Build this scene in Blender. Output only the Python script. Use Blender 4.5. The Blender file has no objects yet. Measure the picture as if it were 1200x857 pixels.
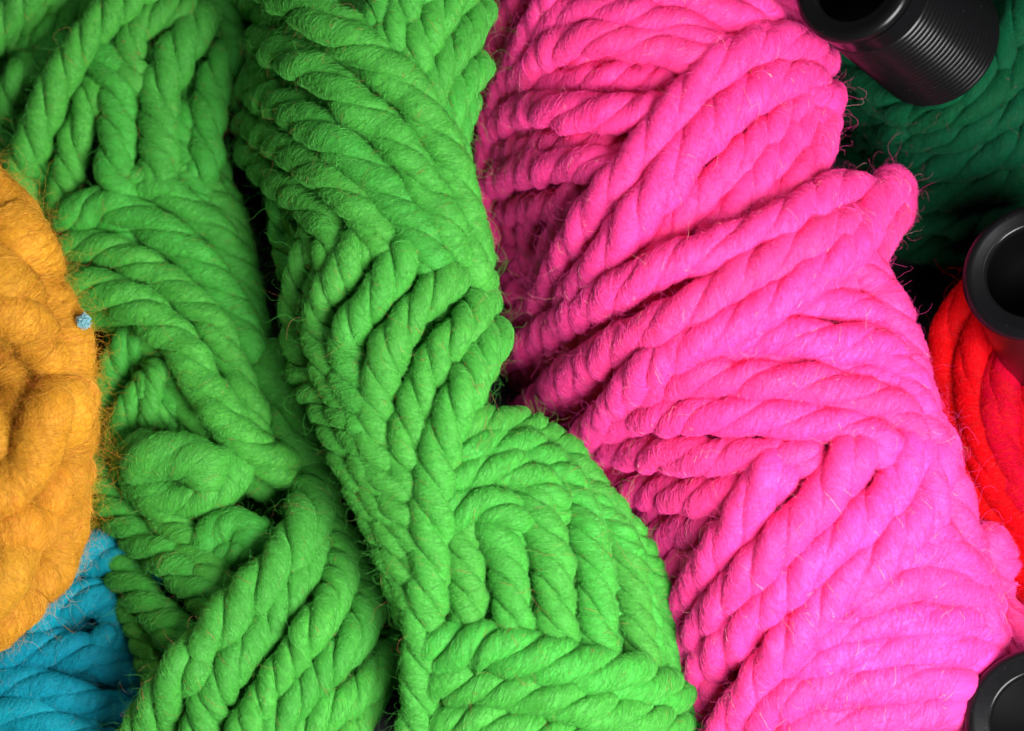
import bpy, math, random
import numpy as np

# ------------------------------------------------------------------ units
S = 0.0003            # metres per millimetre-grid unit (1 unit = 0.3 mm)
HC = 2400.0           # camera height above the mid plane, in units
CU, CV = 600.0, 428.5

def P(u, v, h):
    """table-plan coordinates (u right, v towards the viewer, h up) -> metres."""
    k = (HC - h) / HC
    return np.stack([(u - CU) * k * S, (CV - v) * k * S, h * S], axis=-1)

# ------------------------------------------------------------------ camera, world, lamps
scene = bpy.context.scene
col = scene.collection
cam_d = bpy.data.cameras.new("camera")
cam = bpy.data.objects.new("camera", cam_d)
col.objects.link(cam)
cam.location = (0, 0, HC * S)
cam_d.sensor_width = 36
cam_d.lens = 36 * HC / 1200.0
cam_d.clip_start = 0.01
cam_d.clip_end = 50
cam_d.dof.use_dof = True
cam_d.dof.focus_distance = (HC - 60) * S
cam_d.dof.aperture_fstop = 7.0
scene.camera = cam

world = bpy.data.worlds.new("World")
scene.world = world
world.use_nodes = True
world.node_tree.nodes["Background"].inputs[0].default_value = (0.95, 0.97, 1, 1)
world.node_tree.nodes["Background"].inputs[1].default_value = 0.035

def area(name, loc, target, sx, sy, power, color=(1, 1, 1)):
    d = bpy.data.lights.new(name, 'AREA')
    d.shape = 'RECTANGLE'; d.size = sx; d.size_y = sy
    d.energy = power; d.color = color
    o = bpy.data.objects.new(name, d)
    col.objects.link(o)
    o.location = loc
    from mathutils import Vector
    o.rotation_euler = (Vector(target) - Vector(loc)).to_track_quat('-Z', 'Y').to_euler()
    return o

area("key_softbox", (0.225, -0.16, 0.45), (0.07, -0.05, 0), 0.28, 0.28, 7.7, (1, 0.985, 0.97))
area("top_softbox", (-0.05, 0.50, 0.70), (0.0, 0.0, 0), 0.30, 0.20, 1.3, (0.97, 0.98, 1))

scene.view_settings.view_transform = 'Standard'
scene.view_settings.look = 'None'
scene.view_settings.exposure = 0
scene.view_settings.gamma = 1
scene.cycles.max_bounces = 8
scene.cycles.diffuse_bounces = 6

# ------------------------------------------------------------------ helpers
rng = np.random.default_rng(7)
HANDSEED = [0]

def link(o, parent=None):
    col.objects.link(o)
    if parent is not None:
        o.parent = parent
    return o

def thing(name, label, cat, loc=(0, 0, 0), group=None):
    o = bpy.data.objects.new(name, None)
    col.objects.link(o)
    o.location = loc
    o["label"] = label; o["category"] = cat
    if group: o["group"] = group
    o.empty_display_size = 0.01
    return o

def mesh_np(name, verts, quads, mat, parent=None, uv=None, smooth=True):
    me = bpy.data.meshes.new(name)
    nv, nf = len(verts), len(quads)
    me.vertices.add(nv)
    me.vertices.foreach_set("co", verts.astype(np.float32).ravel())
    me.loops.add(nf * 4)
    me.loops.foreach_set("vertex_index", quads.astype(np.int32).ravel())
    me.polygons.add(nf)
    me.polygons.foreach_set("loop_start", np.arange(0, nf * 4, 4, dtype=np.int32))
    me.polygons.foreach_set("loop_total", np.full(nf, 4, dtype=np.int32))
    me.polygons.foreach_set("use_smooth", np.full(nf, smooth, dtype=bool))
    if uv is not None:
        l = me.uv_layers.new(name="fibre_uv")
        l.data.foreach_set("uv", uv.astype(np.float32).ravel())
    me.materials.append(mat)
    me.update(calc_edges=True)
    me.validate()
    o = bpy.data.objects.new(name, me)
    if parent is not None:
        loc = np.array(parent.location)
        if np.any(np.abs(loc) > 0):
            c = np.array(verts, dtype=np.float64) - loc
            me.vertices.foreach_set("co", c.astype(np.float32).ravel())
    return link(o, parent)

def smooth_noise(n, cell, amp, r):
    """1-D smooth noise sampled n times with a knot every `cell` samples"""
    k = max(int(n / cell) + 4, 5)
    kn = r.standard_normal(k)
    x = np.linspace(1, k - 2.001, n)
    i = np.floor(x).astype(int); f = x - i
    f = f * f * (3 - 2 * f)
    return amp * (kn[i] * (1 - f) + kn[np.minimum(i + 1, k - 1)] * f)

def catmull(pts, step):
    pts = np.array(pts, float)
    p = np.vstack([2 * pts[0] - pts[1], pts, 2 * pts[-1] - pts[-2]])
    out = []
    for i in range(1, len(p) - 2):
        p0, p1, p2, p3 = p[i - 1], p[i], p[i + 1], p[i + 2]
        n = max(int(np.linalg.norm((p2 - p1)[:2]) / 2), 3)
        t = np.linspace(0, 1, n, endpoint=False)[:, None]
        out.append(0.5 * ((2 * p1) + (-p0 + p2) * t + (2 * p0 - 5 * p1 + 4 * p2 - p3) * t**2 +
                          (-p0 + 3 * p1 - 3 * p2 + p3) * t**3))
    out.append(pts[-1][None])
    c = np.vstack(out)
    for _ in range(6):                                   # soften kinks
        c[1:-1] = 0.25 * c[:-2] + 0.5 * c[1:-1] + 0.25 * c[2:]
    d = np.r_[0, np.cumsum(np.linalg.norm(np.diff(c, axis=0), axis=1))]
    n = max(int(d[-1] / step), 8)
    s = np.linspace(0, d[-1], n)
    return np.stack([np.interp(s, d, c[:, k]) for k in range(c.shape[1])], axis=1), s

# ------------------------------------------------------------------ materials
def nodes(name):
    m = bpy.data.materials.new(name)
    m.use_nodes = True
    nt = m.node_tree
    return m, nt, nt.nodes["Principled BSDF"]

def wool(name, base, dark, sheen=0.06, bump=0.38, sss=0.55, gloss=0.24, tint=(1, 1, 1)):
    m, nt, b = nodes(name)
    N, L = nt.nodes, nt.links
    uv = N.new("ShaderNodeUVMap"); uv.uv_map = "fibre_uv"
    mp = N.new("ShaderNodeMapping"); mp.inputs["Scale"].default_value = (0.12, 1.1, 1)
    L.new(uv.outputs[0], mp.inputs[0])
    n1 = N.new("ShaderNodeTexNoise"); n1.inputs["Scale"].default_value = 1.0
    n1.inputs["Detail"].default_value = 3; n1.inputs["Distortion"].default_value = 0.6
    L.new(mp.outputs[0], n1.inputs[0])
    mp2 = N.new("ShaderNodeMapping"); mp2.inputs["Scale"].default_value = (0.5, 0.9, 1)
    L.new(uv.outputs[0], mp2.inputs[0])
    n2 = N.new("ShaderNodeTexNoise"); n2.inputs["Scale"].default_value = 1.0
    n2.inputs["Detail"].default_value = 4
    L.new(mp2.outputs[0], n2.inputs[0])
    cr = N.new("ShaderNodeValToRGB")
    cr.color_ramp.elements[0].position = 0.28; cr.color_ramp.elements[0].color = (*dark, 1)
    cr.color_ramp.elements[1].position = 0.66; cr.color_ramp.elements[1].color = (*base, 1)
    L.new(n1.outputs[0], cr.inputs[0])
    oi = N.new("ShaderNodeObjectInfo")
    hs = N.new("ShaderNodeHueSaturation")
    mh = N.new("ShaderNodeMapRange"); mh.inputs["To Min"].default_value = 0.493; mh.inputs["To Max"].default_value = 0.507
    mv = N.new("ShaderNodeMapRange"); mv.inputs["To Min"].default_value = 0.86; mv.inputs["To Max"].default_value = 1.10
    ml = N.new("ShaderNodeMath"); ml.operation = 'MULTIPLY'; ml.inputs[1].default_value = 7.13
    fr = N.new("ShaderNodeMath"); fr.operation = 'FRACT'
    L.new(oi.outputs["Random"], mv.inputs[0]); L.new(oi.outputs["Random"], ml.inputs[0])
    L.new(ml.outputs[0], fr.inputs[0]); L.new(fr.outputs[0], mh.inputs[0])
    L.new(mh.outputs[0], hs.inputs["Hue"]); L.new(mv.outputs[0], hs.inputs["Value"])
    L.new(cr.outputs[0], hs.inputs["Color"])
    L.new(hs.outputs[0], b.inputs["Base Color"])
    ad = N.new("ShaderNodeMath"); ad.operation = 'ADD'
    L.new(n1.outputs[0], ad.inputs[0]); L.new(n2.outputs[0], ad.inputs[1])
    bp = N.new("ShaderNodeBump"); bp.inputs["Strength"].default_value = bump
    bp.inputs["Distance"].default_value = 2.6 * S
    L.new(ad.outputs[0], bp.inputs["Height"])
    L.new(bp.outputs[0], b.inputs["Normal"])
    b.inputs["Roughness"].default_value = 0.55
    b.inputs["Subsurface Weight"].default_value = sss
    mx = max(base)
    b.inputs["Subsurface Radius"].default_value = tuple(max(c / mx, 0.12) for c in base)
    b.inputs["Subsurface Scale"].default_value = 9 * S
    b.inputs["Specular IOR Level"].default_value = gloss
    b.inputs["Sheen Weight"].default_value = sheen
    b.inputs["Sheen Roughness"].default_value = 0.5
    b.inputs["Sheen Tint"].default_value = (*[0.5 + 0.5 * c for c in base], 1)
    return m

def fibre_mat(name, base, odd, odd_share, bright=1.15, spec=0.15, painted_glint=False, add=0.035):
    m, nt, b = nodes(name)
    N, L = nt.nodes, nt.links
    hi = N.new("ShaderNodeHairInfo")
    cr = N.new("ShaderNodeValToRGB")
    cr.color_ramp.interpolation = 'LINEAR'
    e = cr.color_ramp.elements
    e[0].position = 0.0; e[0].color = (*[c * 0.75 for c in base], 1)
    e[1].position = 1 - odd_share - 0.001; e[1].color = (*[min(c * bright + add * 0.3, 1) for c in base], 1)
    x = e.new(1 - odd_share); x.color = (*odd, 1)
    x = e.new(1.0); x.color = (*[min(c * 1.3, 1) for c in odd], 1)
    if painted_glint:  # sparkle painted as colour: some fibres paler, some darker
        x = e.new(0.80); x.color = (*[min(c * bright + add * 0.3, 1) for c in base], 1)
        x = e.new(0.805); x.color = (*[min(c * 1.25 + add, 1) for c in base], 1)
        x = e.new(0.90); x.color = (*[min(c * 1.25 + add, 1) for c in base], 1)
        x = e.new(0.905); x.color = (*[c * 0.7 for c in base], 1)
    L.new(hi.outputs["Random"], cr.inputs[0])
    L.new(cr.outputs[0], b.inputs["Base Color"])
    b.inputs["Roughness"].default_value = 0.45
    b.inputs["Specular IOR Level"].default_value = spec
    return m

M = {}
def wools(key, nm, base, dark, odd, share, add=0.035, **kw):
    M[key] = wool(nm + "_wool", base, dark, **kw)
    M[key + "_f"] = fibre_mat(nm + "_short_fibre", base, odd, 0.004, painted_glint=True, add=add)
    M[key + "_s"] = fibre_mat(nm + "_long_fibre", base, odd, share, add=add)
wools("green", "green", (0.072, 0.41, 0.050), (0.034, 0.265, 0.022), (0.40, 0.17, 0.08), 0.07, sss=0.3)
wools("pink", "pink", (0.92, 0.052, 0.315), (0.86, 0.030, 0.19), (0.85, 0.35, 0.35), 0.05)
wools("yellow", "yellow", (0.66, 0.315, 0.022), (0.50, 0.20, 0.010), (0.70, 0.14, 0.05), 0.10, bump=0.4, gloss=0.15)
wools("blue", "blue", (0.004, 0.33, 0.43), (0.003, 0.21, 0.29), (0.25, 0.4, 0.4), 0.1, add=0.015, gloss=0.12)
wools("teal", "bottle_green", (0.001, 0.072, 0.026), (0.0005, 0.034, 0.012), (0.20, 0.04, 0.06), 0.12, add=0.004, gloss=0.05)
wools("red", "red", (0.58, 0.0012, 0.006), (0.30, 0.0006, 0.003), (0.4, 0.01, 0.03), 0.1, add=0.006, sheen=0.0, bump=0.6, gloss=0.03)

# ------------------------------------------------------------------ yarn builder
FIB = {}      # thing name -> list of strand grids for the fibres

def ridge_fn(ridge, drop):
    R_ = np.array(ridge, float)
    def f(u, v):
        u = np.atleast_1d(u); v = np.atleast_1d(v)
        best = np.full(u.shape, 1e9); W = np.zeros(u.shape); H = np.zeros(u.shape)
        sx = np.zeros(u.shape); sy = np.zeros(u.shape)
        for a, b in zip(R_[:-1], R_[1:]):
            d = b[:2] - a[:2]
            t = np.clip(((u - a[0]) * d[0] + (v - a[1]) * d[1]) / (d @ d), 0, 1)
            px, py = a[0] + t * d[0], a[1] + t * d[1]
            dist = np.hypot(u - px, v - py)
            m = dist < best
            best = np.where(m, dist, best)
            W = np.where(m, a[2] + t * (b[2] - a[2]), W)
            H = np.where(m, a[3] + t * (b[3] - a[3]), H)
            sx = np.where(m, px - u, sx); sy = np.where(m, py - v, sy)
        q = best / W
        return H - drop * q ** 3.0, sx, sy
    return f

def make_strand(parent, mat, env, pts, r, dz=0, n=3, pitch=4.9, groove=0.42, power=0.62, dive=(1, 1),
                flat=0.92, wob=1.0, under=False, nounder=False, name="yarn_strand", step=2.6, dens=1.0):
    seed = HANDSEED[0]; HANDSEED[0] += 1
    r = r * 0.965
    rr = np.random.default_rng(seed + 100)
    q = []
    for p in pts:
        q.append((p[0], p[1], (p[2] if len(p) > 2 else 0) + dz))
    q = np.array(q, float)
    if under:
        h, sx, sy = env(q[:, 0], q[:, 1])
        # shift sideways towards the ridge, one layer down
        t = np.gradient(q[:, :2], axis=0); t /= np.linalg.norm(t, axis=1)[:, None] + 1e-9
        nrm = np.stack([-t[:, 1], t[:, 0]], axis=1)
        sgn = np.sign(np.sum(nrm[:, 0] * sx + nrm[:, 1] * sy)) or 1
        q[:, :2] += nrm * sgn * r * 0.95
        q[:, 2] -= r * 1.75
    def ext(a, b):
        d = a[:2] - b[:2]; d = d / (np.linalg.norm(d) + 1e-9)
        return np.array([[a[0] + d[0] * r * 0.35, a[1] + d[1] * r * 0.35, a[2] - r * 0.35],
                         [a[0] + d[0] * r * 0.6, a[1] + d[1] * r * 0.6, a[2] - r * 1.5]])
    if dive[0]: q = np.vstack([ext(q[0], q[1])[::-1], q])
    if dive[1]: q = np.vstack([q, ext(q[-1], q[-2])])
    c, _ = catmull(q, step)
    c[:, 2] += env(c[:, 0], c[:, 1])[0]
    # resample in 3-D
    d = np.r_[0, np.cumsum(np.linalg.norm(np.diff(c, axis=0), axis=1))]
    ns = max(int(d[-1] / step), 10)
    s = np.linspace(0, d[-1], ns)
    c = np.stack([np.interp(s, d, c[:, k]) for k in range(3)], axis=1)
    for _ in range(8):
        c[1:-1] = 0.25 * c[:-2] + 0.5 * c[1:-1] + 0.25 * c[2:]
    c[:, 0] += smooth_noise(ns, 16, 0.9 * wob, rr)
    c[:, 1] += smooth_noise(ns, 16, 0.9 * wob, rr)
    c[:, 2] += smooth_noise(ns, 14, 1.6 * wob, rr)
    # world space with y up
    w = P(c[:, 0], c[:, 1], c[:, 2]) / S
    t = np.gradient(w, axis=0); t /= np.linalg.norm(t, axis=1)[:, None]
    up = np.array([0, 0, 1.0]) - t * t[:, 2:3]
    up /= np.linalg.norm(up, axis=1)[:, None] + 1e-9
    left = np.cross(up, t)
    per = 12
    e = np.linspace(0, 1, per, endpoint=False)
    e = 0.5 - 0.5 * np.cos(np.pi * e) * (1 - 0.25 * np.sin(np.pi * e))    # denser at the grooves
    psi = np.concatenate([(k + e) * 2 * np.pi / n for k in range(n)])
    psi = np.r_[psi, 2 * np.pi]
    NC = len(psi)
    tw = s * 2 * np.pi / (pitch * r) + smooth_noise(ns, 26, 0.36, rr) + rr.uniform(0, 6.28)
    phi = psi[None, :] + tw[:, None]
    lobe = np.abs(np.sin(n * psi / 2)) ** power
    if groove > 0.28: lobe = 0.5 * lobe + 0.5 * np.sqrt(np.clip(1 - (1 - np.abs(np.sin(n * psi / 2))) ** 2, 0, 1))
    g = groove * (1 + smooth_noise(ns, 12, 0.16, rr))[:, None]
    R = r * (1 - g + g * lobe[None, :])
    for k in range(n):                                    # plies of uneven thickness
        sel = np.exp(-((psi - (k + .5) * 2 * np.pi / n) / (1.15 / n * 2)) ** 2)
        R = R * (1 + sel[None, :] * smooth_noise(ns, 10, 0.065, rr)[:, None])
    # finer lumps
    fine = np.zeros((ns, NC))
    kx = rr.standard_normal((ns // 5 + 4, 3 * n + 1)); kx[:, -1] = kx[:, 0]
    xi = np.linspace(0, kx.shape[0] - 2.001, ns); xj = psi / (2 * np.pi) * (3 * n - 0.001)
    i0 = xi.astype(int); fi = (xi - i0)[:, None]; j0 = xj.astype(int); fj = (xj - j0)[None, :]
    fi = fi * fi * (3 - 2 * fi); fj = fj * fj * (3 - 2 * fj)
    fine = (kx[i0][:, j0] * (1 - fi) * (1 - fj) + kx[i0 + 1][:, j0] * fi * (1 - fj) +
            kx[i0][:, j0 + 1] * (1 - fi) * fj + kx[i0 + 1][:, j0 + 1] * fi * fj)
    R = R * (1 + 0.018 * fine)
    R = R * (1 + smooth_noise(ns, 20, 0.042, rr))[:, None]
    endr = r * 0.9
    x = np.minimum(s, s[-1] - s)
    cap = np.sqrt(np.clip(1 - (1 - np.clip(x / endr, 0, 1)) ** 2, 0, 1))
    R = R * np.maximum(cap, 0.02)[:, None]
    pos = (w[:, None, :] + R[..., None] * (np.cos(phi)[..., None] * up[:, None, :] * flat +
                                           np.sin(phi)[..., None] * left[:, None, :]))
    verts = pos[:, :NC - 1].reshape(-1, 3) * S
    n0 = len(verts)
    verts = np.vstack([verts, w[0] * S, w[-1] * S])
    i, j = np.meshgrid(np.arange(ns - 1), np.arange(NC - 1), indexing='ij')
    j2 = (j + 1) % (NC - 1)
    quads = np.stack([i * (NC - 1) + j, (i + 1) * (NC - 1) + j, (i + 1) * (NC - 1) + j2, i * (NC - 1) + j2], -1).reshape(-1, 4)
    ps = psi * r
    U = np.stack([s[i], s[i + 1], s[i + 1], s[i]], -1) + seed * 37.0
    V = np.stack([ps[j], ps[j], ps[j + 1], ps[j + 1]], -1) + seed * 11.0
    uv = np.stack([U, V], -1).reshape(-1, 2)
    o = mesh_np(name, verts, quads, mat, parent, uv)
    FIB.setdefault(parent.name, []).append((pos, w, s, under, r, dens))
    return o

TUBES = [((999, -26, 120), (1098, 50, -60), 80), ((1214, 315, 130), (1268, 420, -90), 92), ((1219, 845, 150), (1262, 900, -80), 92)]
def clear_of_tubes(c):
    """True for the fibres (N,K,3) that do not run through a tube"""
    ok = np.ones(len(c), bool)
    for a, b, rad in TUBES:
        A = P(*[np.array(float(x)) for x in a]) / S; B = P(*[np.array(float(x)) for x in b]) / S
        A = A + (A - B) * 0.05
        d = B - A; t = np.clip(((c - A) @ d) / (d @ d), 0, 1)
        dist = np.linalg.norm(c - (A + t[..., None] * d), axis=-1)
        ok &= dist.min(1) > rad + 1
    return ok

# hair ------------------------------------------------------------------
def hair(name, pos, rad, mat, parent):
    """pos (N,K,3) in units, rad (N,K) in units"""
    N_, K_ = pos.shape[:2]
    hc = bpy.data.hair_curves.new(name)
    hc.add_curves([K_] * N_)
    loc = np.array(parent.location)
    p = pos * S - loc
    hc.attributes["position"].data.foreach_set("vector", p.astype(np.float32).ravel())
    ra = hc.attributes.get("radius") or hc.attributes.new("radius", 'FLOAT', 'POINT')
    ra.data.foreach_set("value", (rad * S).astype(np.float32).ravel())
    hc.materials.append(mat)
    o = bpy.data.objects.new(name, hc)
    link(o, parent)
    o["kind"] = "stuff"
    return o

def fibres(parent, mat, smat, fuzz=0.15, stray=0.012, frad=0.155, srad=0.085, lift=1.2, straylen=(20, 70), curl=0.42, seed=3):
    r = np.random.default_rng(seed)
    P1, R1, P2, R2 = [], [], [], []
    for pos, w, s, under, rad, dens in FIB[parent.name]:
        ns, nc = pos.shape[:2]
        L = s[-1]
        area_ = L * rad * 3.0
        nrm_all = pos - w[:, None, :]
        nrm_all /= np.linalg.norm(nrm_all, axis=2)[..., None] + 1e-9
        ds = s[1] - s[0]
        f = (0.35 if under else 1.0) * dens
        # lying fibres follow the twist of their ply
        n1 = int(area_ * fuzz * f)
        K = 6
        i = r.integers(1, ns - 1, n1 * 2); j = r.integers(0, nc - 1, n1 * 2)
        ok = nrm_all[i, j, 2] > -0.1
        i, j = i[ok][:n1], j[ok][:n1]
        n1 = len(i)
        if n1:
            ln = r.uniform(2.5, 9, n1) / ds
            dirn = r.choice([-1, 1], n1)
            k = np.linspace(0, 1, K)[None, :]
            ii = i[:, None] + dirn[:, None] * ln[:, None] * k
            ok = (ii.min(1) > 0) & (ii.max(1) < ns - 1)
            i, j, ln, ii, dirn = i[ok], j[ok], ln[ok], ii[ok], dirn[ok]; n1 = len(i)
            jj = j[:, None] + (r.normal(0, 3.0, n1)[:, None]) * k + r.normal(0, .3, (n1, K))
            i0 = np.floor(ii).astype(int); fi = (ii - i0)[..., None]
            j0 = np.floor(jj).astype(int); fj = (jj - j0)[..., None]
            ja, jb = j0 % (nc - 1), (j0 + 1) % (nc - 1)
            ib = np.minimum(i0 + 1, ns - 1)
            def samp(A):
                return (A[i0, ja] * (1 - fi) + A[ib, ja] * fi) * (1 - fj) + (A[i0, jb] * (1 - fi) + A[ib, jb] * fi) * fj
            p = samp(pos); nn = samp(nrm_all)
            l0 = r.uniform(-0.3, 0.5, n1)[:, None]
            hgt = l0 + np.abs(r.normal(0, lift, n1))[:, None] * (k ** 1.5) + np.sin(k * np.pi) * r.uniform(0, 1.0, n1)[:, None]
            p = p + nn * hgt[..., None]
            p = p + r.normal(0, 0.25, p.shape)
            P1.append(p)
            R1.append(frad * r.uniform(0.6, 1.3, n1)[:, None] * np.array([0.7, 1, 1, 1, .8, .3])[None, :])
        # strays wander off
        n2 = int(area_ * stray * f) + 1
        K = 14
        i = r.integers(2, ns - 2, n2 * 2); j = r.integers(0, nc - 1, n2 * 2)
        ok = nrm_all[i, j, 2] > -0.35
        i, j = i[ok][:n2], j[ok][:n2]; n2 = len(i)
        if n2:
            p0 = pos[i, j] - nrm_all[i, j] * 1.0
            nn = nrm_all[i, j]
            tt = pos[np.minimum(i + 1, ns - 1), j] - pos[i, j]
            tt /= np.linalg.norm(tt, axis=1)[:, None] + 1e-9
            d = tt * r.choice([-1, 1], n2)[:, None] + nn * r.uniform(0.1, 0.9, n2)[:, None] + r.normal(0, 0.5, (n2, 3))
            d /= np.linalg.norm(d, axis=1)[:, None]
            ln = r.uniform(*straylen, n2) * r.uniform(0.4, 1, n2)
            turn = r.normal(0, curl, (n2, 3))
            out = [p0]; cur = p0.copy()
            for kk in range(K - 1):
                turn = 0.7 * turn + r.normal(0, curl, (n2, 3)) * 0.7
                d = d + turn - nn * 0.05 * kk / 3
                d /= np.linalg.norm(d, axis=1)[:, None]
                cur = cur + d * (ln / (K - 1))[:, None]
                out.append(cur.copy())
            P2.append(np.stack(out, 1))
            R2.append(srad * r.uniform(0.6, 1.25, n2)[:, None] * np.linspace(1, 0.5, K)[None, :])
    a = np.concatenate(P1); b = np.concatenate(P2)
    ra, rb = np.concatenate(R1), np.concatenate(R2)
    ka, kb = clear_of_tubes(a), clear_of_tubes(b)
    hair("surface_fuzz", a[ka], ra[ka], mat, parent)
    hair("stray_fibres", b[kb], rb[kb], smat, parent)

def core(parent, mat, env, outline, depth):
    """soft filling of the skein under the wound strands"""
    O = np.array(outline, float)
    us = np.linspace(O[:, 0].min(), O[:, 0].max(), 60); vs = np.linspace(O[:, 1].min(), O[:, 1].max(), 60)
    def inside(x, y):
        c = np.zeros(x.shape, bool)
        for a, b in zip(O, np.roll(O, -1, 0)):
            cond = ((a[1] > y) != (b[1] > y)) & (x < (b[0] - a[0]) * (y - a[1]) / (b[1] - a[1] + 1e-9) + a[0])
            c ^= cond
        return c
    U, V = np.meshgrid(us, vs, indexing='ij')
    ins = inside(U, V)
    top = env(U.ravel(), V.ravel())[0].reshape(U.shape) - depth + 3 * np.sin(U * 0.11 + V * 0.07) * np.cos(V * 0.13)
    bot = np.full(U.shape, -315.0)
    top = np.maximum(top, -310)
    cell = ins[:-1, :-1] & ins[1:, :-1] & ins[1:, 1:] & ins[:-1, 1:]
    ids = np.arange(U.size).reshape(U.shape)
    i, j = np.nonzero(cell)
    q = [np.stack([ids[i, j], ids[i, j + 1], ids[i + 1, j + 1], ids[i + 1, j]], -1)]
    off = U.size
    q.append(np.stack([ids[i, j], ids[i + 1, j], ids[i + 1, j + 1], ids[i, j + 1]], -1) + off)
    edges = {}
    for a in q[0]:
        for x, y in zip(a, np.roll(a, -1)):
            edges[(x, y)] = 1
    side = [(y, x, x + off, y + off) for (x, y) in edges if (y, x) not in edges]
    q.append(np.array(side))
    Q = np.concatenate(q)
    v = np.vstack([P(U.ravel(), V.ravel(), top.ravel()), P(U.ravel(), V.ravel(), bot.ravel())])
    used = np.unique(Q); remap = -np.ones(len(v), int); remap[used] = np.arange(len(used))
    v = v[used]; Q = remap[Q]
    uv = (v[Q.ravel()][:, :2] / S)
    return mesh_np("wound_core", v, Q, mat, parent, uv)

# ------------------------------------------------------------------ the table
def plain(name, color, rough, spec=0.5):
    m, nt, b = nodes(name)
    b.inputs["Base Color"].default_value = (*color, 1)
    b.inputs["Roughness"].default_value = rough
    b.inputs["Specular IOR Level"].default_value = spec
    n = nt.nodes.new("ShaderNodeTexNoise"); n.inputs["Scale"].default_value = 900; n.inputs["Detail"].default_value = 4
    tc = nt.nodes.new("ShaderNodeTexCoord"); nt.links.new(tc.outputs["Object"], n.inputs[0])
    bp = nt.nodes.new("ShaderNodeBump"); bp.inputs["Strength"].default_value = 0.12; bp.inputs["Distance"].default_value = 0.0003
    nt.links.new(n.outputs[0], bp.inputs["Height"]); nt.links.new(bp.outputs[0], b.inputs["Normal"])
    return m
tm = plain("black_table_cloth", (0.006, 0.006, 0.009), 0.75, 0.3)
q = 2.0
tab = mesh_np("table_surface", np.array([(-q, -q, -320 * S), (q, -q, -320 * S), (q, q, -320 * S), (-q, q, -320 * S)]),
              np.array([[0, 1, 2, 3]]), tm)
tab["kind"] = "structure"

def base_at(u, v):
    p = P(np.array(u, float), np.array(v, float), np.array(-320.0))
    return tuple(float(x) for x in p)

def build(parent, mat, env, strands, under=True, umin=-12, **kw):
    for st in strands:
        pts, r = st[0], st[1]
        opt = dict(kw); opt.update(st[2] if len(st) > 2 else {})
        make_strand(parent, mat, env, pts, r, **opt)
        if under and not opt.get("nounder") and opt.get("dz", 0) > umin:
            o2 = dict(opt); o2["under"] = True
            make_strand(parent, mat, env, pts, r, **o2)
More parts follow.
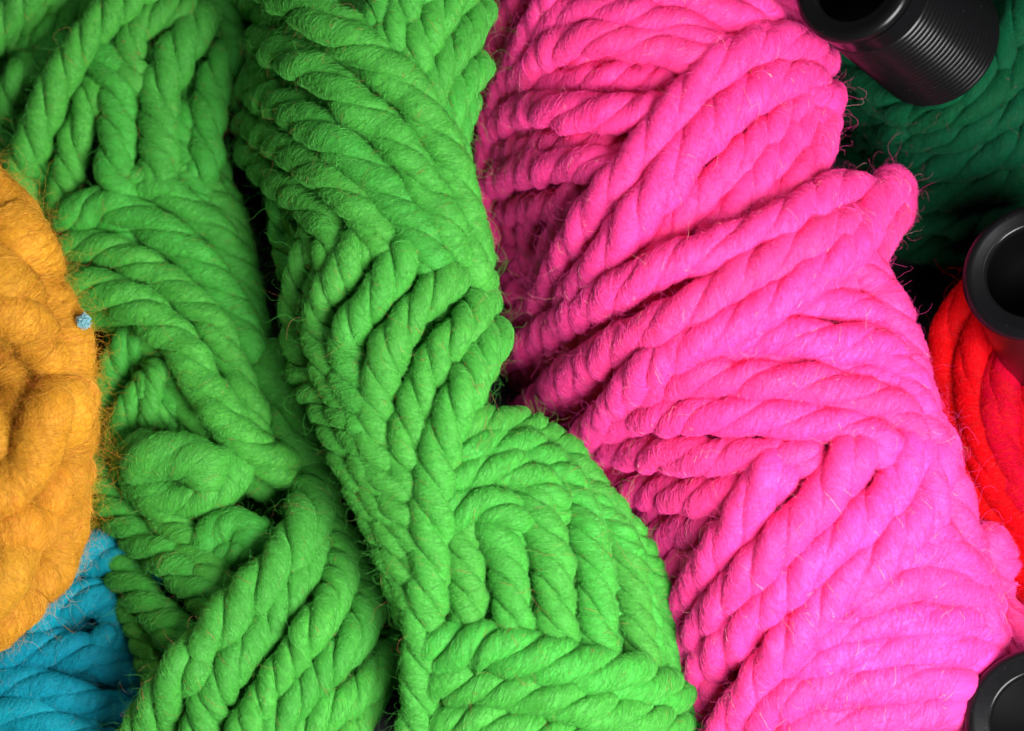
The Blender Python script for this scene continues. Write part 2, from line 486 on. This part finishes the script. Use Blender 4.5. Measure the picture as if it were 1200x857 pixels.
# ------------------------------------------------------------------ RIGHT GREEN SKEIN
envR = ridge_fn([(450, -80, 130, 95), (455, 150, 130, 95), (472, 350, 128, 105), (500, 540, 155, 110), (575, 700, 190, 118), (620, 900, 190, 118)], 130)
gR = thing("yarn_skein", "bright green chunky wool skein in the middle, braided strands, touching the pink ball", "yarn", base_at(520, 450), "green wool skeins")
SR = [
 # upper diagonal strands
 ([(320,-18),(365,14),(415,48),(450,80),(482,112),(508,150),(527,195),(542,240),(550,280),(556,320)], 27, dict(pitch=7.2, groove=0.30, dz=2)),
 ([(318,52),(345,68),(380,92),(415,120),(448,148),(478,185),(500,222),(520,262),(534,300)], 25, dict(pitch=7.2, groove=0.30, dz=1)),
 ([(305,108),(335,125),(370,148),(405,176),(437,208),(466,240),(490,275),(508,308)], 25, dict(pitch=7.2, groove=0.30)),
 ([(302,150),(330,168),(362,192),(395,215),(423,245),(442,275),(452,295)], 24, dict(pitch=7.2, groove=0.30)),
 ([(300,182),(320,208),(350,228),(372,252),(388,278),(393,298)], 24, dict(pitch=7.2, groove=0.30)),
 ([(322,205),(330,240),(334,278),(340,312)], 19, dict(dz=-8)),
 # top right block
 ([(452,-25),(448,10),(440,35)], 22, dict(dz=-14)),
 ([(505,-25),(480,5),(462,35),(448,62)], 25, dict(dz=-8)),
 ([(548,-25),(520,10),(498,42),(484,75),(474,100)], 25, dict(dz=-6)),
 ([(556,20),(540,48),(520,75),(505,105),(495,135)], 24, dict(dz=-4)),
 ([(552,85),(535,110),(522,140),(515,170)], 22, dict(dz=-6)),
 ([(545,125),(536,160),(535,195)], 18, dict(dz=-8)),
 # lower family, going down and left
 ([(366,292),(355,325),(350,362),(353,405),(363,442),(385,480),(402,517),(423,565),(447,617),(465,660),(482,715)], 24, dict(nounder=True, dz=-2)),
 ([(418,292),(402,322),(384,352),(376,390),(387,432),(400,468),(418,505),(434,545),(447,585),(461,622),(474,668),(486,715)], 24, dict(nounder=True, dz=3)),
 ([(388,310),(372,345),(366,380)], 16, dict(nounder=True, dz=-6)),
 ([(470,300),(450,335),(425,370),(408,402),(408,436),(420,470),(430,498)], 25, dict(dz=5)),
 ([(527,328),(502,350),(470,385),(453,420),(442,458),(437,500),(444,540),(462,580),(480,625),(492,670),(500,710)], 24, dict(dz=6)),
 ([(560,360),(545,382),(520,408),(500,440),(487,475),(478,512),(476,545),(482,580)], 24, dict(nounder=True, dz=5)),
 ([(573,404),(558,432),(538,465),(524,500),(512,540),(506,590),(505,650),(502,700),(497,750),(493,800),(488,870)], 26, dict(nounder=True, dz=14)),
 ([(552,380),(564,396),(566,420)], 20, dict(nounder=True, dz=-4)),
 # lower right coil: arcs
 ([(548,505),(585,498),(625,505),(658,525),(684,556),(706,590),(722,622),(735,655),(742,700),(746,745),(752,780)], 24, dict(dz=-2)),
 ([(545,530),(585,522),(625,532),(658,557),(678,590),(688,630),(696,675),(698,715),(702,760)], 25, dict(dz=4)),
 ([(540,560),(575,550),(612,556),(638,574),(647,590)], 23, dict(dz=6)),
 ([(532,600),(565,590),(592,600),(602,612)], 25, dict(dz=6)),
 ([(622,590),(640,630),(650,675),(652,715),(654,755)], 25, dict(dz=3)),
 ([(575,620),(592,650),(600,695),(602,740)], 24, dict(dz=3)),
 ([(542,618),(545,655),(548,690),(549,735)], 22, dict(dz=0)),
 ([(738,625),(758,660),(772,700),(778,745),(780,790)], 19, dict(dz=2)),
 ([(700,590),(730,635),(752,680),(760,725),(764,770)], 16, dict(dz=8)),
 ([(518,765),(555,756),(600,763),(650,774),(700,786),(748,798),(782,812)], 30, dict(dz=14)),
 ([(520,800),(560,806),(610,812),(660,822),(710,834),(760,846),(792,856)], 27, dict(dz=8)),
 ([(522,850),(560,846),(600,856),(650,868),(700,880)], 26, dict(dz=4)),
 ([(700,875),(745,885),(785,895)], 24, dict(dz=-4)),
]
build(gR, M["green"], envR, SR)
core(gR, M["green"], envR, [(310,-60),(545,-60),(535,200),(560,340),(570,420),(590,500),(680,560),(750,670),(775,800),(780,900),(480,900),(470,760),(420,620),(350,460),(340,300),(330,150)], 62)
fibres(gR, M["green_f"], M["green_s"], seed=11)

# ------------------------------------------------------------------ LEFT GREEN SKEIN
envL = ridge_fn([(110, -80, 190, -135), (150, 150, 180, -115), (195, 380, 140, -70), (250, 600, 150, -20), (310, 760, 180, 75), (320, 920, 190, 90)], 130)
gL = thing("yarn_skein", "loose green wool skein on the left with open loops, beside the yellow ball", "yarn", base_at(230, 450), "green wool skeins")
SL = [
 ([(175,-22),(140,6),(110,34),(88,66),(68,98),(53,132),(40,165),(30,200),(32,235)], 25, dict(dz=16)),
 ([(62,-22),(30,2),(5,28),(-20,60)], 23, dict(dz=2)),
 ([(24,88),(10,120),(2,155),(8,195)], 22, dict(dz=0)),
 ([(62,60),(45,85),(30,105)], 20, dict(dz=-25)),
 ([(208,6),(178,20),(156,42),(150,70),(158,98)], 21, dict(dz=2)),
 ([(122,70),(138,98),(138,132),(137,168),(134,202),(140,228)], 25, dict(dz=4)),
 ([(232,25),(215,48),(200,78),(188,110),(186,145),(186,178),(186,212)], 26, dict(dz=4)),
 ([(262,68),(250,98),(244,132),(242,165),(238,200)], 24, dict(dz=0)),
 ([(212,140),(214,170),(222,205),(240,235)], 18, dict(dz=-10)),
 ([(308,-22),(299,15),(290,50),(284,85),(284,118)], 22, dict(dz=2)),
 ([(262,-22),(266,10),(272,45),(272,80)], 20, dict(dz=-12)),
 ([(108,108),(99,140),(88,172),(80,205),(72,240)], 22, dict(dz=-4)),
 ([(66,140),(56,175),(55,215),(66,255)], 20, dict(dz=-14)),
 ([(235,-20),(228,5),(240,35),(262,55)], 22, dict(dz=-34)),
 ([(110,-10),(70,30),(30,60)], 24, dict(dz=-45)),
 ([(88,252),(120,238),(155,248),(188,270),(218,292),(245,318),(266,348),(284,382),(294,412)], 25, dict(pitch=6.0, groove=0.32, dz=6)),
 ([(158,212),(192,222),(222,246),(250,270),(272,300),(288,336),(296,375)], 22, dict(pitch=6.0, groove=0.32, dz=0)),
 ([(198,198),(226,208),(248,228),(268,256),(284,290),(288,325)], 19, dict(pitch=6.0, groove=0.32, dz=-12)),
 ([(245,180),(262,225),(276,265),(284,310),(290,360)], 19, dict(dz=-45)),
 ([(84,288),(115,292),(150,304),(185,322),(216,344),(242,370),(262,402),(278,436),(288,468),(298,500)], 22, dict(pitch=6.0, groove=0.32, dz=4)),
 ([(80,335),(112,340),(146,350),(176,368),(202,394),(221,424),(238,454),(256,482),(276,505),(303,528),(330,546)], 27, dict(pitch=6.0, groove=0.32, dz=12)),
 ([(90,275),(120,262),(150,275)], 18, dict(dz=-14)),
 ([(272,345),(288,395),(294,440),(296,485)], 19, dict(dz=-40)),
 ([(176,536),(198,532),(222,537),(240,546)], 31, dict(dz=26, groove=0.16, nounder=True)),
 ([(172,572),(200,586),(236,586),(264,570),(278,545)], 25, dict(dz=4, groove=0.14, nounder=True)),
 ([(240,640),(256,622),(280,616),(296,626)], 23, dict(dz=2, groove=0.12, nounder=True)),
 ([(250,655),(272,648),(295,640)], 15, dict(dz=-4)),
 ([(182,436),(178,462),(176,488)], 13, dict(dz=0)),
 ([(168,455),(152,480),(141,508),(146,540),(156,560)], 19, dict(dz=-4)),
 ([(160,395),(140,420),(128,452),(122,490)], 20, dict(dz=-18)),
 ([(196,420),(200,455),(205,480)], 20, dict(dz=-28)),
 ([(320,436),(336,466),(346,500),(355,532),(370,566),(362,606),(342,642),(318,676),(288,708),(258,742),(228,775),(200,808),(178,838),(160,870)], 31, dict(nounder=True, pitch=5.8, dz=24)),
 ([(110,530),(122,570),(142,606),(170,635),(202,660),(230,686),(250,712)], 25, dict(dz=0)),
 ([(160,560),(180,590),(206,620),(232,650),(254,676)], 23, dict(dz=-2)),
 ([(125,620),(138,655),(158,690),(182,720),(212,748)], 26, dict(dz=-4)),
 ([(152,710),(166,742),(174,775),(188,805)], 19, dict(dz=-10)),
 ([(368,640),(354,675),(330,710),(302,745),(274,780),(250,815),(236,865)], 26, dict(dz=8)),
 ([(212,780),(200,820),(196,865)], 20, dict(dz=6)),
 ([(372,592),(386,620),(398,652),(398,685),(382,714),(360,745),(338,778),(316,810),(298,840),(284,870)], 24, dict(dz=10)),
 ([(404,640),(424,668),(434,702),(424,735),(402,765),(374,795),(346,824),(320,856),(305,880)], 24, dict(dz=6)),
 ([(440,668),(458,700),(464,735),(450,772),(426,805),(392,830),(360,858)], 22, dict(dz=0)),
 ([(455,750),(448,790),(430,830),(405,870)], 22, dict(dz=-16)),
 ([(395,560),(405,600),(425,640)], 20, dict(dz=-50)),
]
build(gL, M["green"], envL, SL, umin=-1)
core(gL, M["green"], envL, [(-40,-60),(290,-60),(270,120),(250,330),(258,440),(325,560),(430,680),(440,780),(405,900),(255,900),(265,760),(190,640),(130,480),(110,340),(20,240),(-40,180)], 125)
fibres(gL, M["green_f"], M["green_s"], seed=12)

# ------------------------------------------------------------------ PINK BALL
envP = ridge_fn([(780, -80, 205, 60), (800, 150, 205, 70), (880, 350, 225, 95), (970, 550, 220, 120), (1010, 750, 215, 120), (1020, 920, 220, 110)], 200)
pk = thing("yarn_ball", "hot pink thick wool ball with crossing twisted strands, beside the black cone tubes", "yarn", base_at(870, 430))
SP = [
 ([(658,-20),(640,18),(620,52),(604,85),(590,120),(580,158),(577,195),(580,235),(588,275)], 23, dict(dz=10)),
 ([(622,-20),(602,18),(584,58),(572,98),(564,140),(562,180)], 20, dict(dz=0)),
 ([(580,-20),(568,25),(560,70)], 18, dict(dz=0)),
 ([(640,36),(668,18),(706,10),(748,20),(788,30),(824,46),(850,64)], 23, dict(dz=4)),
 ([(622,88),(650,56),(690,43),(730,48),(775,54),(812,66),(842,78)], 24, dict(dz=6)),
 ([(690,-20),(730,-8),(775,0),(810,10)], 20, dict(dz=-4)),
 ([(770,-22),(812,-4),(852,16),(888,40),(908,64)], 24, dict(dz=2)),
 ([(838,-20),(872,0),(900,22),(918,50)], 22, dict(dz=-4)),
 ([(900,-25),(915,0),(925,25)], 22, dict(dz=-30)),
 ([(620,108),(665,98),(715,94),(765,94),(810,98)], 24, dict(dz=-22, pitch=5)),
 ([(592,148),(618,128),(652,128),(692,132),(735,134),(785,134)], 25, dict(dz=2)),
 ([(590,182),(640,170),(695,170),(745,174)], 22, dict(dz=-22, pitch=5)),
 ([(588,212),(620,197),(662,192),(705,196),(740,204)], 24, dict(dz=0)),
 ([(588,250),(620,244),(655,240),(690,240)], 22, dict(dz=-12)),
 ([(676,222),(664,255),(652,290),(640,325)], 22, dict(dz=-10)),
 ([(590,285),(612,300),(634,330)], 24, dict(dz=-26)),
 ([(628,255),(622,285),(628,315)], 20, dict(dz=-26)),
 # diagonals from upper right
 ([(950,68),(925,52),(895,54),(862,66),(832,88),(805,115),(782,142),(760,172),(738,200),(712,232),(690,262),(672,295),(656,325),(644,350)], 27, dict(dz=16)),
 ([(958,112),(935,92),(900,98),(868,120),(838,145),(812,172),(790,200),(768,230),(745,262),(722,292),(700,322),(680,345)], 28, dict(dz=18)),
 ([(940,118),(912,146),(880,175),(850,202),(820,232),(792,264),(768,292),(745,318)], 24, dict(dz=0)),
 ([(950,138),(922,168),(895,198),(867,234),(843,268),(820,300)], 24, dict(dz=-2)),
 ([(962,150),(952,185),(930,215),(902,244),(876,272),(848,292)], 25, dict(dz=0)),
 ([(568,350),(590,332),(614,338),(632,362)], 25, dict(dz=-2)),
 ([(684,330),(645,352),(612,372),(596,396)], 23, dict(dz=4)),
 ([(1012,232,-34),(1000,222,-14),(978,224),(950,240),(918,258),(884,274),(848,290),(812,302),(776,314),(738,332),(700,354),(662,378),(626,402),(600,420)], 26, dict(dz=31)),
 ([(1000,262,-30),(980,266,-6),(948,284),(912,302),(876,324),(840,346),(805,366),(770,384),(735,400),(702,420),(670,442),(642,464),(620,486)], 27, dict(dz=33)),
 ([(1046,256,-52),(1052,232,-22),(1045,213,-2),(1034,228,4),(1017,254),(995,292),(965,314),(932,338),(898,360),(862,380),(828,396),(795,410),(766,430),(740,454),(716,482),(696,510),(682,540),(674,568)], 25, dict(dz=35, dive=(0,1))),
 ([(716,432),(690,462),(668,498),(655,535)], 25, dict(dz=-16)),
 ([(820,388),(850,402),(885,412),(920,420)], 22, dict(dz=-10)),
 ([(985,298),(1010,314),(1032,345),(1048,380),(1062,415),(1074,450),(1080,485)], 26, dict(nounder=True, dz=4)),
 ([(975,320),(1005,335),(1030,362),(1048,395)], 24, dict(dz=-28)),
 ([(890,384),(912,368),(945,356),(982,358),(1010,364),(1034,382),(1050,408)], 22, dict(dz=2)),
 ([(855,398),(890,392),(930,396),(968,402),(1005,402),(1034,412),(1056,432),(1070,458),(1078,482)], 25, dict(dz=8)),
 ([(850,416),(900,420),(950,428),(995,436),(1030,448),(1058,470)], 22, dict(dz=-8)),
 ([(738,475),(768,455),(806,444),(850,445),(892,448),(932,450),(968,455),(1005,464),(1038,474),(1062,490),(1076,516)], 25, dict(dz=8)),
 ([(716,498),(745,488),(788,490),(836,488),(876,490),(916,489),(954,496),(992,502),(1022,512),(1036,528)], 25, dict(dz=8)),
 ([(700,520),(724,526),(755,530),(800,533),(842,536),(880,534),(918,536),(945,538)], 25, dict(dz=4)),
 ([(700,548),(722,564),(752,575),(790,580),(830,582),(865,580)], 25, dict(dz=0)),
 ([(860,560),(900,570),(930,560)], 22, dict(dz=-14)),
 ([(770,600),(762,625),(760,655)], 17, dict(dz=-10)),
 ([(775,632),(805,622),(840,620),(862,625)], 25, dict(dz=-10)),
 ([(770,675),(800,662),(830,655)], 25, dict(dz=-18)),
 # lower diagonals
 ([(905,556),(888,582),(870,612),(850,642),(828,670),(812,700),(798,732),(790,762)], 27, dict(dz=12)),
 ([(1000,532),(982,562),(956,594),(928,622),(902,650),(876,680),(852,706),(832,732),(814,762),(802,795)], 28, dict(dz=14)),
 ([(1068,528),(1054,562),(1028,594),(1000,622),(970,648),(940,678),(910,706),(880,732),(852,758),(828,786),(810,820),(800,860)], 27, dict(nounder=True, dz=10)),
 ([(1096,530),(1092,566),(1082,600),(1052,632),(1020,662),(988,692),(958,722),(930,752),(902,786),(880,818),(862,845),(845,875)], 28, dict(nounder=True, dz=12)),
 ([(1082,500),(1102,545),(1116,588),(1132,635),(1148,680),(1155,740)], 26, dict(nounder=True, dz=2)),
 ([(1080,610),(1102,640),(1130,668),(1150,700),(1150,740)], 25, dict(nounder=True, groove=0.16, pitch=9, dz=10)),
 ([(1010,700),(1045,690),(1080,682),(1115,688),(1145,705)], 25, dict(groove=0.16, pitch=9, dz=10)),
 ([(1050,655),(1085,650),(1115,655),(1140,680)], 25, dict(groove=0.16, pitch=9, dz=6)),
 ([(962,752),(1000,736),(1042,728),(1085,730),(1125,730),(1155,742)], 24, dict(groove=0.16, pitch=9, dz=2)),
 ([(940,782),(978,768),(1020,766),(1062,758),(1100,756),(1138,764),(1162,780)], 25, dict(groove=0.16, pitch=9, dz=4)),
 ([(892,845),(925,820),(962,806),(1005,802),(1050,800),(1090,798),(1115,804)], 27, dict(groove=0.16, pitch=9, dz=4)),
 ([(915,872),(955,852),(1000,842),(1050,838),(1085,832),(1110,830)], 25, dict(groove=0.16, pitch=9, dz=0)),
 ([(1165,640,-10),(1188,685,-15),(1200,730,-40),(1200,770,-90)], 24, dict(dz=0, nounder=True)),
 ([(840,800),(820,840),(815,880)], 24, dict(dz=-4)),
]
build(pk, M["pink"], envP, SP, pitch=6.8, groove=0.24)
core(pk, M["pink"], envP, [(610,-60),(900,-60),(920,100),(980,240),(1030,350),(1060,480),(1105,620),(1170,720),(1190,900),(845,900),(825,760),(780,640),(730,540),(660,430),(625,300),(615,150)], 72)
fibres(pk, M["pink_f"], M["pink_s"], fuzz=0.12, stray=0.012, seed=13)

# ------------------------------------------------------------------ YELLOW ROVING
envY = ridge_fn([(-60, 300, 130, 95), (-50, 480, 165, 110), (-60, 660, 130, 100)], 100)
ye = thing("yarn_ball", "orange yellow unspun wool ball with a dark hole, at the left above the blue yarn", "yarn", base_at(10, 480))
SY = [
 ([(-35,215),(4,262),(36,318),(60,372),(74,425),(76,480)], 42, dict(dz=4)),
 ([(-60,255),(-30,295),(0,335),(30,375)], 40, dict(dz=10)),
 ([(-60,340),(-30,356),(4,368),(34,388),(60,415)], 30, dict(dz=16)),
 ([(-55,420),(-20,416),(8,428),(22,456),(14,492)], 27, dict(dz=-36)),
 ([(-50,490),(-15,500),(5,530)], 32, dict(dz=-18)),
 ([(76,455),(80,510),(78,560),(66,602)], 38, dict(dz=0)),
 ([(52,470),(44,515),(24,556),(-8,588),(-45,606)], 31, dict(dz=14)),
 ([(70,560),(52,604),(20,622),(-30,632)], 32, dict(dz=8)),
 ([(72,600),(60,648),(34,694),(-4,724),(-40,735)], 35, dict(dz=0)),
 ([(22,625),(12,665),(-20,700)], 36, dict(dz=10)),
]
build(ye, M["yellow"], envY, SY, n=2, pitch=6.0, groove=0.16, power=1.0, flat=0.9, wob=3.5, umin=99)
core(ye, M["yellow"], envY, [(-80,190),(0,220),(60,330),(90,430),(95,540),(70,650),(30,720),(-80,740)], 60)
fibres(ye, M["yellow_f"], M["yellow_s"], fuzz=0.12, stray=0.05, straylen=(25, 85), lift=1.8, seed=14)

# ------------------------------------------------------------------ BLUE BALL
envB = ridge_fn([(60, 640, 150, -70), (40, 900, 190, -40)], 50)
bl = thing("yarn_ball", "turquoise blue wool ball partly under the orange yellow roving, bottom left", "yarn", base_at(70, 790))
SB = [
 ([(40,690),(75,660),(115,648),(155,655),(180,680)], 30, dict(dz=-8)),
 ([(30,745),(60,712),(95,702),(128,705),(142,735),(120,762)], 26, dict(dz=-2)),
 ([(30,720),(50,700),(80,690)], 24, dict(dz=-8)),
 ([(-25,772),(20,762),(70,760),(118,772),(160,795),(185,820)], 25, dict(dz=6)),
 ([(-25,802),(20,800),(70,812),(115,828),(165,845)], 25, dict(dz=10)),
 ([(-25,838),(20,838),(65,852),(110,872)], 26, dict(dz=14)),
 ([(110,862),(150,850),(190,862)], 24, dict(dz=0)),
 ([(150,690),(162,730),(160,775)], 24, dict(dz=-14)),
 ([(-25,740),(10,735),(40,745)], 24, dict(dz=-4)),
]
build(bl, M["blue"], envB, SB, pitch=6.6, groove=0.32, dens=0.8)
core(bl, M["blue"], envB, [(-60,640),(120,620),(190,680),(200,900),(-60,900)], 55)
fibres(bl, M["blue_f"], M["blue_s"], fuzz=0.10, stray=0.012, seed=15)

# ------------------------------------------------------------------ BOTTLE GREEN BALL
envT = ridge_fn([(1230, -80, 250, -40), (1250, 80, 250, -40)], 170)
te = thing("yarn_ball", "dark bottle green wool ball in the top right corner, under the ribbed black tube", "yarn", base_at(1110, 130))
ST = [
 ([(1225,-30),(1205,5),(1188,42),(1165,78),(1135,105),(1095,118)], 24, dict(dz=4)),
 ([(1230,30),(1208,66),(1180,98),(1148,122),(1108,134),(1070,138)], 24, dict(dz=4)),
 ([(1232,86),(1205,118),(1168,142),(1125,158),(1080,162),(1045,150)], 24, dict(dz=2)),
 ([(1235,135),(1195,168),(1150,185),(1100,192),(1055,182),(1025,165)], 25, dict(dz=0)),
 ([(1235,180),(1190,208),(1140,222),(1085,225),(1040,210)], 25, dict(dz=0)),
 ([(1235,225),(1180,250),(1125,260),(1075,255)], 25, dict(dz=0)),
 ([(1235,265),(1175,288),(1115,294),(1070,285)], 25, dict(dz=0)),
 ([(950,20),(965,60),(985,100),(1015,140),(1050,170)], 26, dict(dz=4)),
 ([(975,-10),(1000,60),(1030,110),(1070,130)], 26, dict(dz=4)),
 ([(925,10),(940,70),(965,120),(1000,170),(1045,210)], 25, dict(dz=0)),
]
build(te, M["teal"], envT, ST, pitch=6.6, groove=0.34, umin=50, dens=0.8)
core(te, M["teal"], envT, [(930,-60),(1260,-60),(1260,250),(1100,270),(1020,220),(960,130)], 55)
fibres(te, M["teal_f"], M["teal_s"], fuzz=0.10, stray=0.014, seed=16)

# ------------------------------------------------------------------ RED BALL
envE = ridge_fn([(1230, 330, 150, -35), (1235, 520, 160, -15), (1260, 700, 160, -10)], 90)
re_ = thing("yarn_ball", "bright red wool ball at the right edge beside the pink ball", "yarn", base_at(1180, 500))
SE = [
 ([(1146,336),(1118,384),(1107,440),(1114,498),(1134,556),(1164,614),(1200,668),(1235,715)], 25, dict(dz=0)),
 ([(1172,350),(1148,400),(1140,455),(1148,512),(1170,566),(1202,618),(1240,664)], 25, dict(dz=6)),
 ([(1196,392),(1176,442),(1173,494),(1186,546),(1212,592),(1245,628)], 25, dict(dz=8)),
 ([(1216,440),(1207,488),(1216,536),(1245,576)], 25, dict(dz=6)),
]
build(re_, M["red"], envE, SE, pitch=11.0, groove=0.22, n=3, dens=0.8)
core(re_, M["red"], envE, [(1150,360),(1260,350),(1260,700),(1190,680),(1110,540),(1085,420)], 60)
fibres(re_, M["red_f"], M["red_s"], fuzz=0.10, stray=0.012, seed=17)

# ------------------------------------------------------------------ BLACK CONE TUBES
def black_plastic():
    m, nt, b = nodes("black_moulded_plastic")
    N, L = nt.nodes, nt.links
    tc = N.new("ShaderNodeTexCoord")
    n = N.new("ShaderNodeTexNoise"); n.inputs["Scale"].default_value = 260; n.inputs["Detail"].default_value = 6
    L.new(tc.outputs["Object"], n.inputs[0])
    cr = N.new("ShaderNodeMapRange"); cr.inputs["To Min"].default_value = 0.19; cr.inputs["To Max"].default_value = 0.29
    L.new(n.outputs[0], cr.inputs[0]); L.new(cr.outputs[0], b.inputs["Roughness"])
    bp = N.new("ShaderNodeBump"); bp.inputs["Strength"].default_value = 0.08; bp.inputs["Distance"].default_value = 0.0002
    L.new(n.outputs[0], bp.inputs["Height"]); L.new(bp.outputs[0], b.inputs["Normal"])
    n3 = N.new("ShaderNodeTexNoise"); n3.inputs["Scale"].default_value = 1400; n3.inputs["Detail"].default_value = 2
    L.new(tc.outputs["Object"], n3.inputs[0])
    c3 = N.new("ShaderNodeValToRGB")
    c3.color_ramp.elements[0].position = 0.70; c3.color_ramp.elements[0].color = (0.004, 0.004, 0.0045, 1)
    c3.color_ramp.elements[1].position = 0.78; c3.color_ramp.elements[1].color = (0.03, 0.03, 0.03, 1)
    L.new(n3.outputs[0], c3.inputs[0]); L.new(c3.outputs[0], b.inputs["Base Color"])
    b.inputs["Specular IOR Level"].default_value = 0.22
    return m
M["plastic"] = black_plastic()
M["inside"] = plain("matt_black_bore", (0.0015, 0.0015, 0.0015), 0.6, 0.08)  # shade inside the mouth put into a colour darker than the plastic

from mathutils import Vector, Quaternion
def lathe(name, prof, mat, parent, seg=128):
    """prof: list of (radius, z) in units around local z"""
    pr = np.array(prof, float); n = len(pr)
    a = np.linspace(0, 2 * np.pi, seg, endpoint=False)
    v = np.stack([pr[:, None, 0] * np.cos(a), pr[:, None, 0] * np.sin(a), np.repeat(pr[:, 1:2], seg, 1)], -1).reshape(-1, 3) * S
    i, j = np.meshgrid(np.arange(n - 1), np.arange(seg), indexing='ij')
    j2 = (j + 1) % seg
    q = np.stack([i * seg + j, i * seg + j2, (i + 1) * seg + j2, (i + 1) * seg + j], -1).reshape(-1, 4)
    me = bpy.data.meshes.new(name)
    me.from_pydata(v.tolist(), [], q.tolist())
    me.polygons.foreach_set("use_smooth", [True] * len(q))
    me.materials.append(mat)
    o = bpy.data.objects.new(name, me)
    col.objects.link(o); o.parent = parent
    return o

def cone_tube(label, top, bot, rt, rb, ri, length_ribs, floor=0.55):
    """top, bot = (u, v, h) centres of the two ends"""
    A = Vector(P(*[np.array(float(x)) for x in top])); B = Vector(P(*[np.array(float(x)) for x in bot]))
    o = thing("yarn_cone_tube", label, "tube", tuple(B), "black plastic cone tubes")
    ax = (A - B); L = ax.length / S
    o.rotation_mode = 'QUATERNION'
    o.rotation_quaternion = ax.to_track_quat('Z', 'Y')
    # ribbed sleeve
    prof = []
    z = 0.0
    def rad(z): return rb + (rt - 4 - rb) * z / L
    nr = int((L * length_ribs) / 8.5)
    for k in range(nr):
        z0 = k * 8.5
        for f, dr in ((0.0, -1.5), (0.15, -1.1), (0.32, 0.3), (0.5, 0.8), (0.68, 0.3), (0.85, -1.1)):
            prof.append((rad(z0) + dr, z0 + f * 8.5))
    zz = nr * 8.5
    prof += [(rad(zz) - 1.9, zz), (rad(zz) - 0.5, zz + 3), (rad(zz), zz + 7), (rad(L - 24), L - 24), (rad(L - 24), L - 18)]
    sl = lathe("ribbed_sleeve", prof, M["plastic"], o)
    # rolled rim, with the mouth turned inwards
    rim = []
    for t in np.linspace(-0.35 * math.pi, 0.5 * math.pi, 12):
        rim.append((rt - 9 + 9 * math.cos(t), L - 9 + 9 * math.sin(t)))
    rim.append((rt - 14, L - 0.6))
    rim.append((ri + 7, L - 2.2))
    for t in np.linspace(0, 0.5 * math.pi, 6):
        rim.append((ri + 4 - 4 * math.sin(t), L - 6.4 + 4 * math.cos(t)))
    rim.append((ri + 0.4, L - 11))
    lathe("rolled_rim", rim, M["plastic"], o)
    lathe("inner_wall", [(ri + 0.6, L - 10.6), (ri + 6, L - 16), (rt - 9, L - 30), (rt - 8, L * floor), (0.5, L * floor), (0.5, L * floor - 3), (rb - 8, L * floor - 3), (rb - 3.5, 0)], M["inside"], o)
    return o

cone_tube("black ribbed plastic tube standing on the dark green ball, top right", (999, -26, 120), (1098, 50, -60), 74, 80, 48, 0.80)
cone_tube("black plastic tube rising in front of the red ball, showing its wide open mouth", (1214, 315, 130), (1268, 420, -90), 84, 90, 56, 0.0)
cone_tube("black plastic tube in the lower right corner against the pink ball", (1219, 845, 150), (1262, 900, -80), 84, 92, 54, 0.0, 0.72)

# ------------------------------------------------------------------ LINT
lt = None
def lint():
    global lt
    r = np.random.default_rng(5)
    p = P(np.array(98.), np.array(377.), np.array(84.)) / S
    n = 380; K = 8
    th = r.uniform(0, 6.28, n); ph = r.uniform(-1, 1, n)
    d = np.stack([np.cos(th) * np.sqrt(1 - ph**2), np.sin(th) * np.sqrt(1 - ph**2), ph], -1)
    c0 = p + d * r.uniform(0, 3.5, n)[:, None] * np.array([1, 1.5, 1])
    pts = [c0]; cur = c0; dd = r.normal(0, 1, (n, 3)); dd /= np.linalg.norm(dd, axis=1)[:, None]
    for k in range(K - 1):
        dd = dd + r.normal(0, .6, (n, 3)) - (cur - p) * 0.09
        dd /= np.linalg.norm(dd, axis=1)[:, None]
        cur = cur + dd * 2.0
        pts.append(cur)
    m = fibre_mat("pale_blue_lint", (0.25, 0.55, 0.62), (0.4, 0.6, 0.6), 0.1)
    o = thing("lint_tuft", "tiny pale blue tuft of lint at the edge of the yellow ball", "lint", tuple(p * S))
    h = hair("lint_fibres", np.stack(pts, 1), np.full((n, K), 0.35), m, o)
    # matted heart of the tuft
    import bmesh
    bm = bmesh.new(); bmesh.ops.create_icosphere(bm, subdivisions=3, radius=3.0 * S)
    for v in bm.verts:
        v.co *= 1 + 0.25 * math.sin(v.co.x / S * 1.9 + v.co.y / S * 1.3) ; v.co.y *= 1.4
    me = bpy.data.meshes.new("matted_centre"); bm.to_mesh(me); bm.free(); me.materials.append(m)
    me.polygons.foreach_set("use_smooth", [True] * len(me.polygons))
    link(bpy.data.objects.new("matted_centre", me), o)
lint()
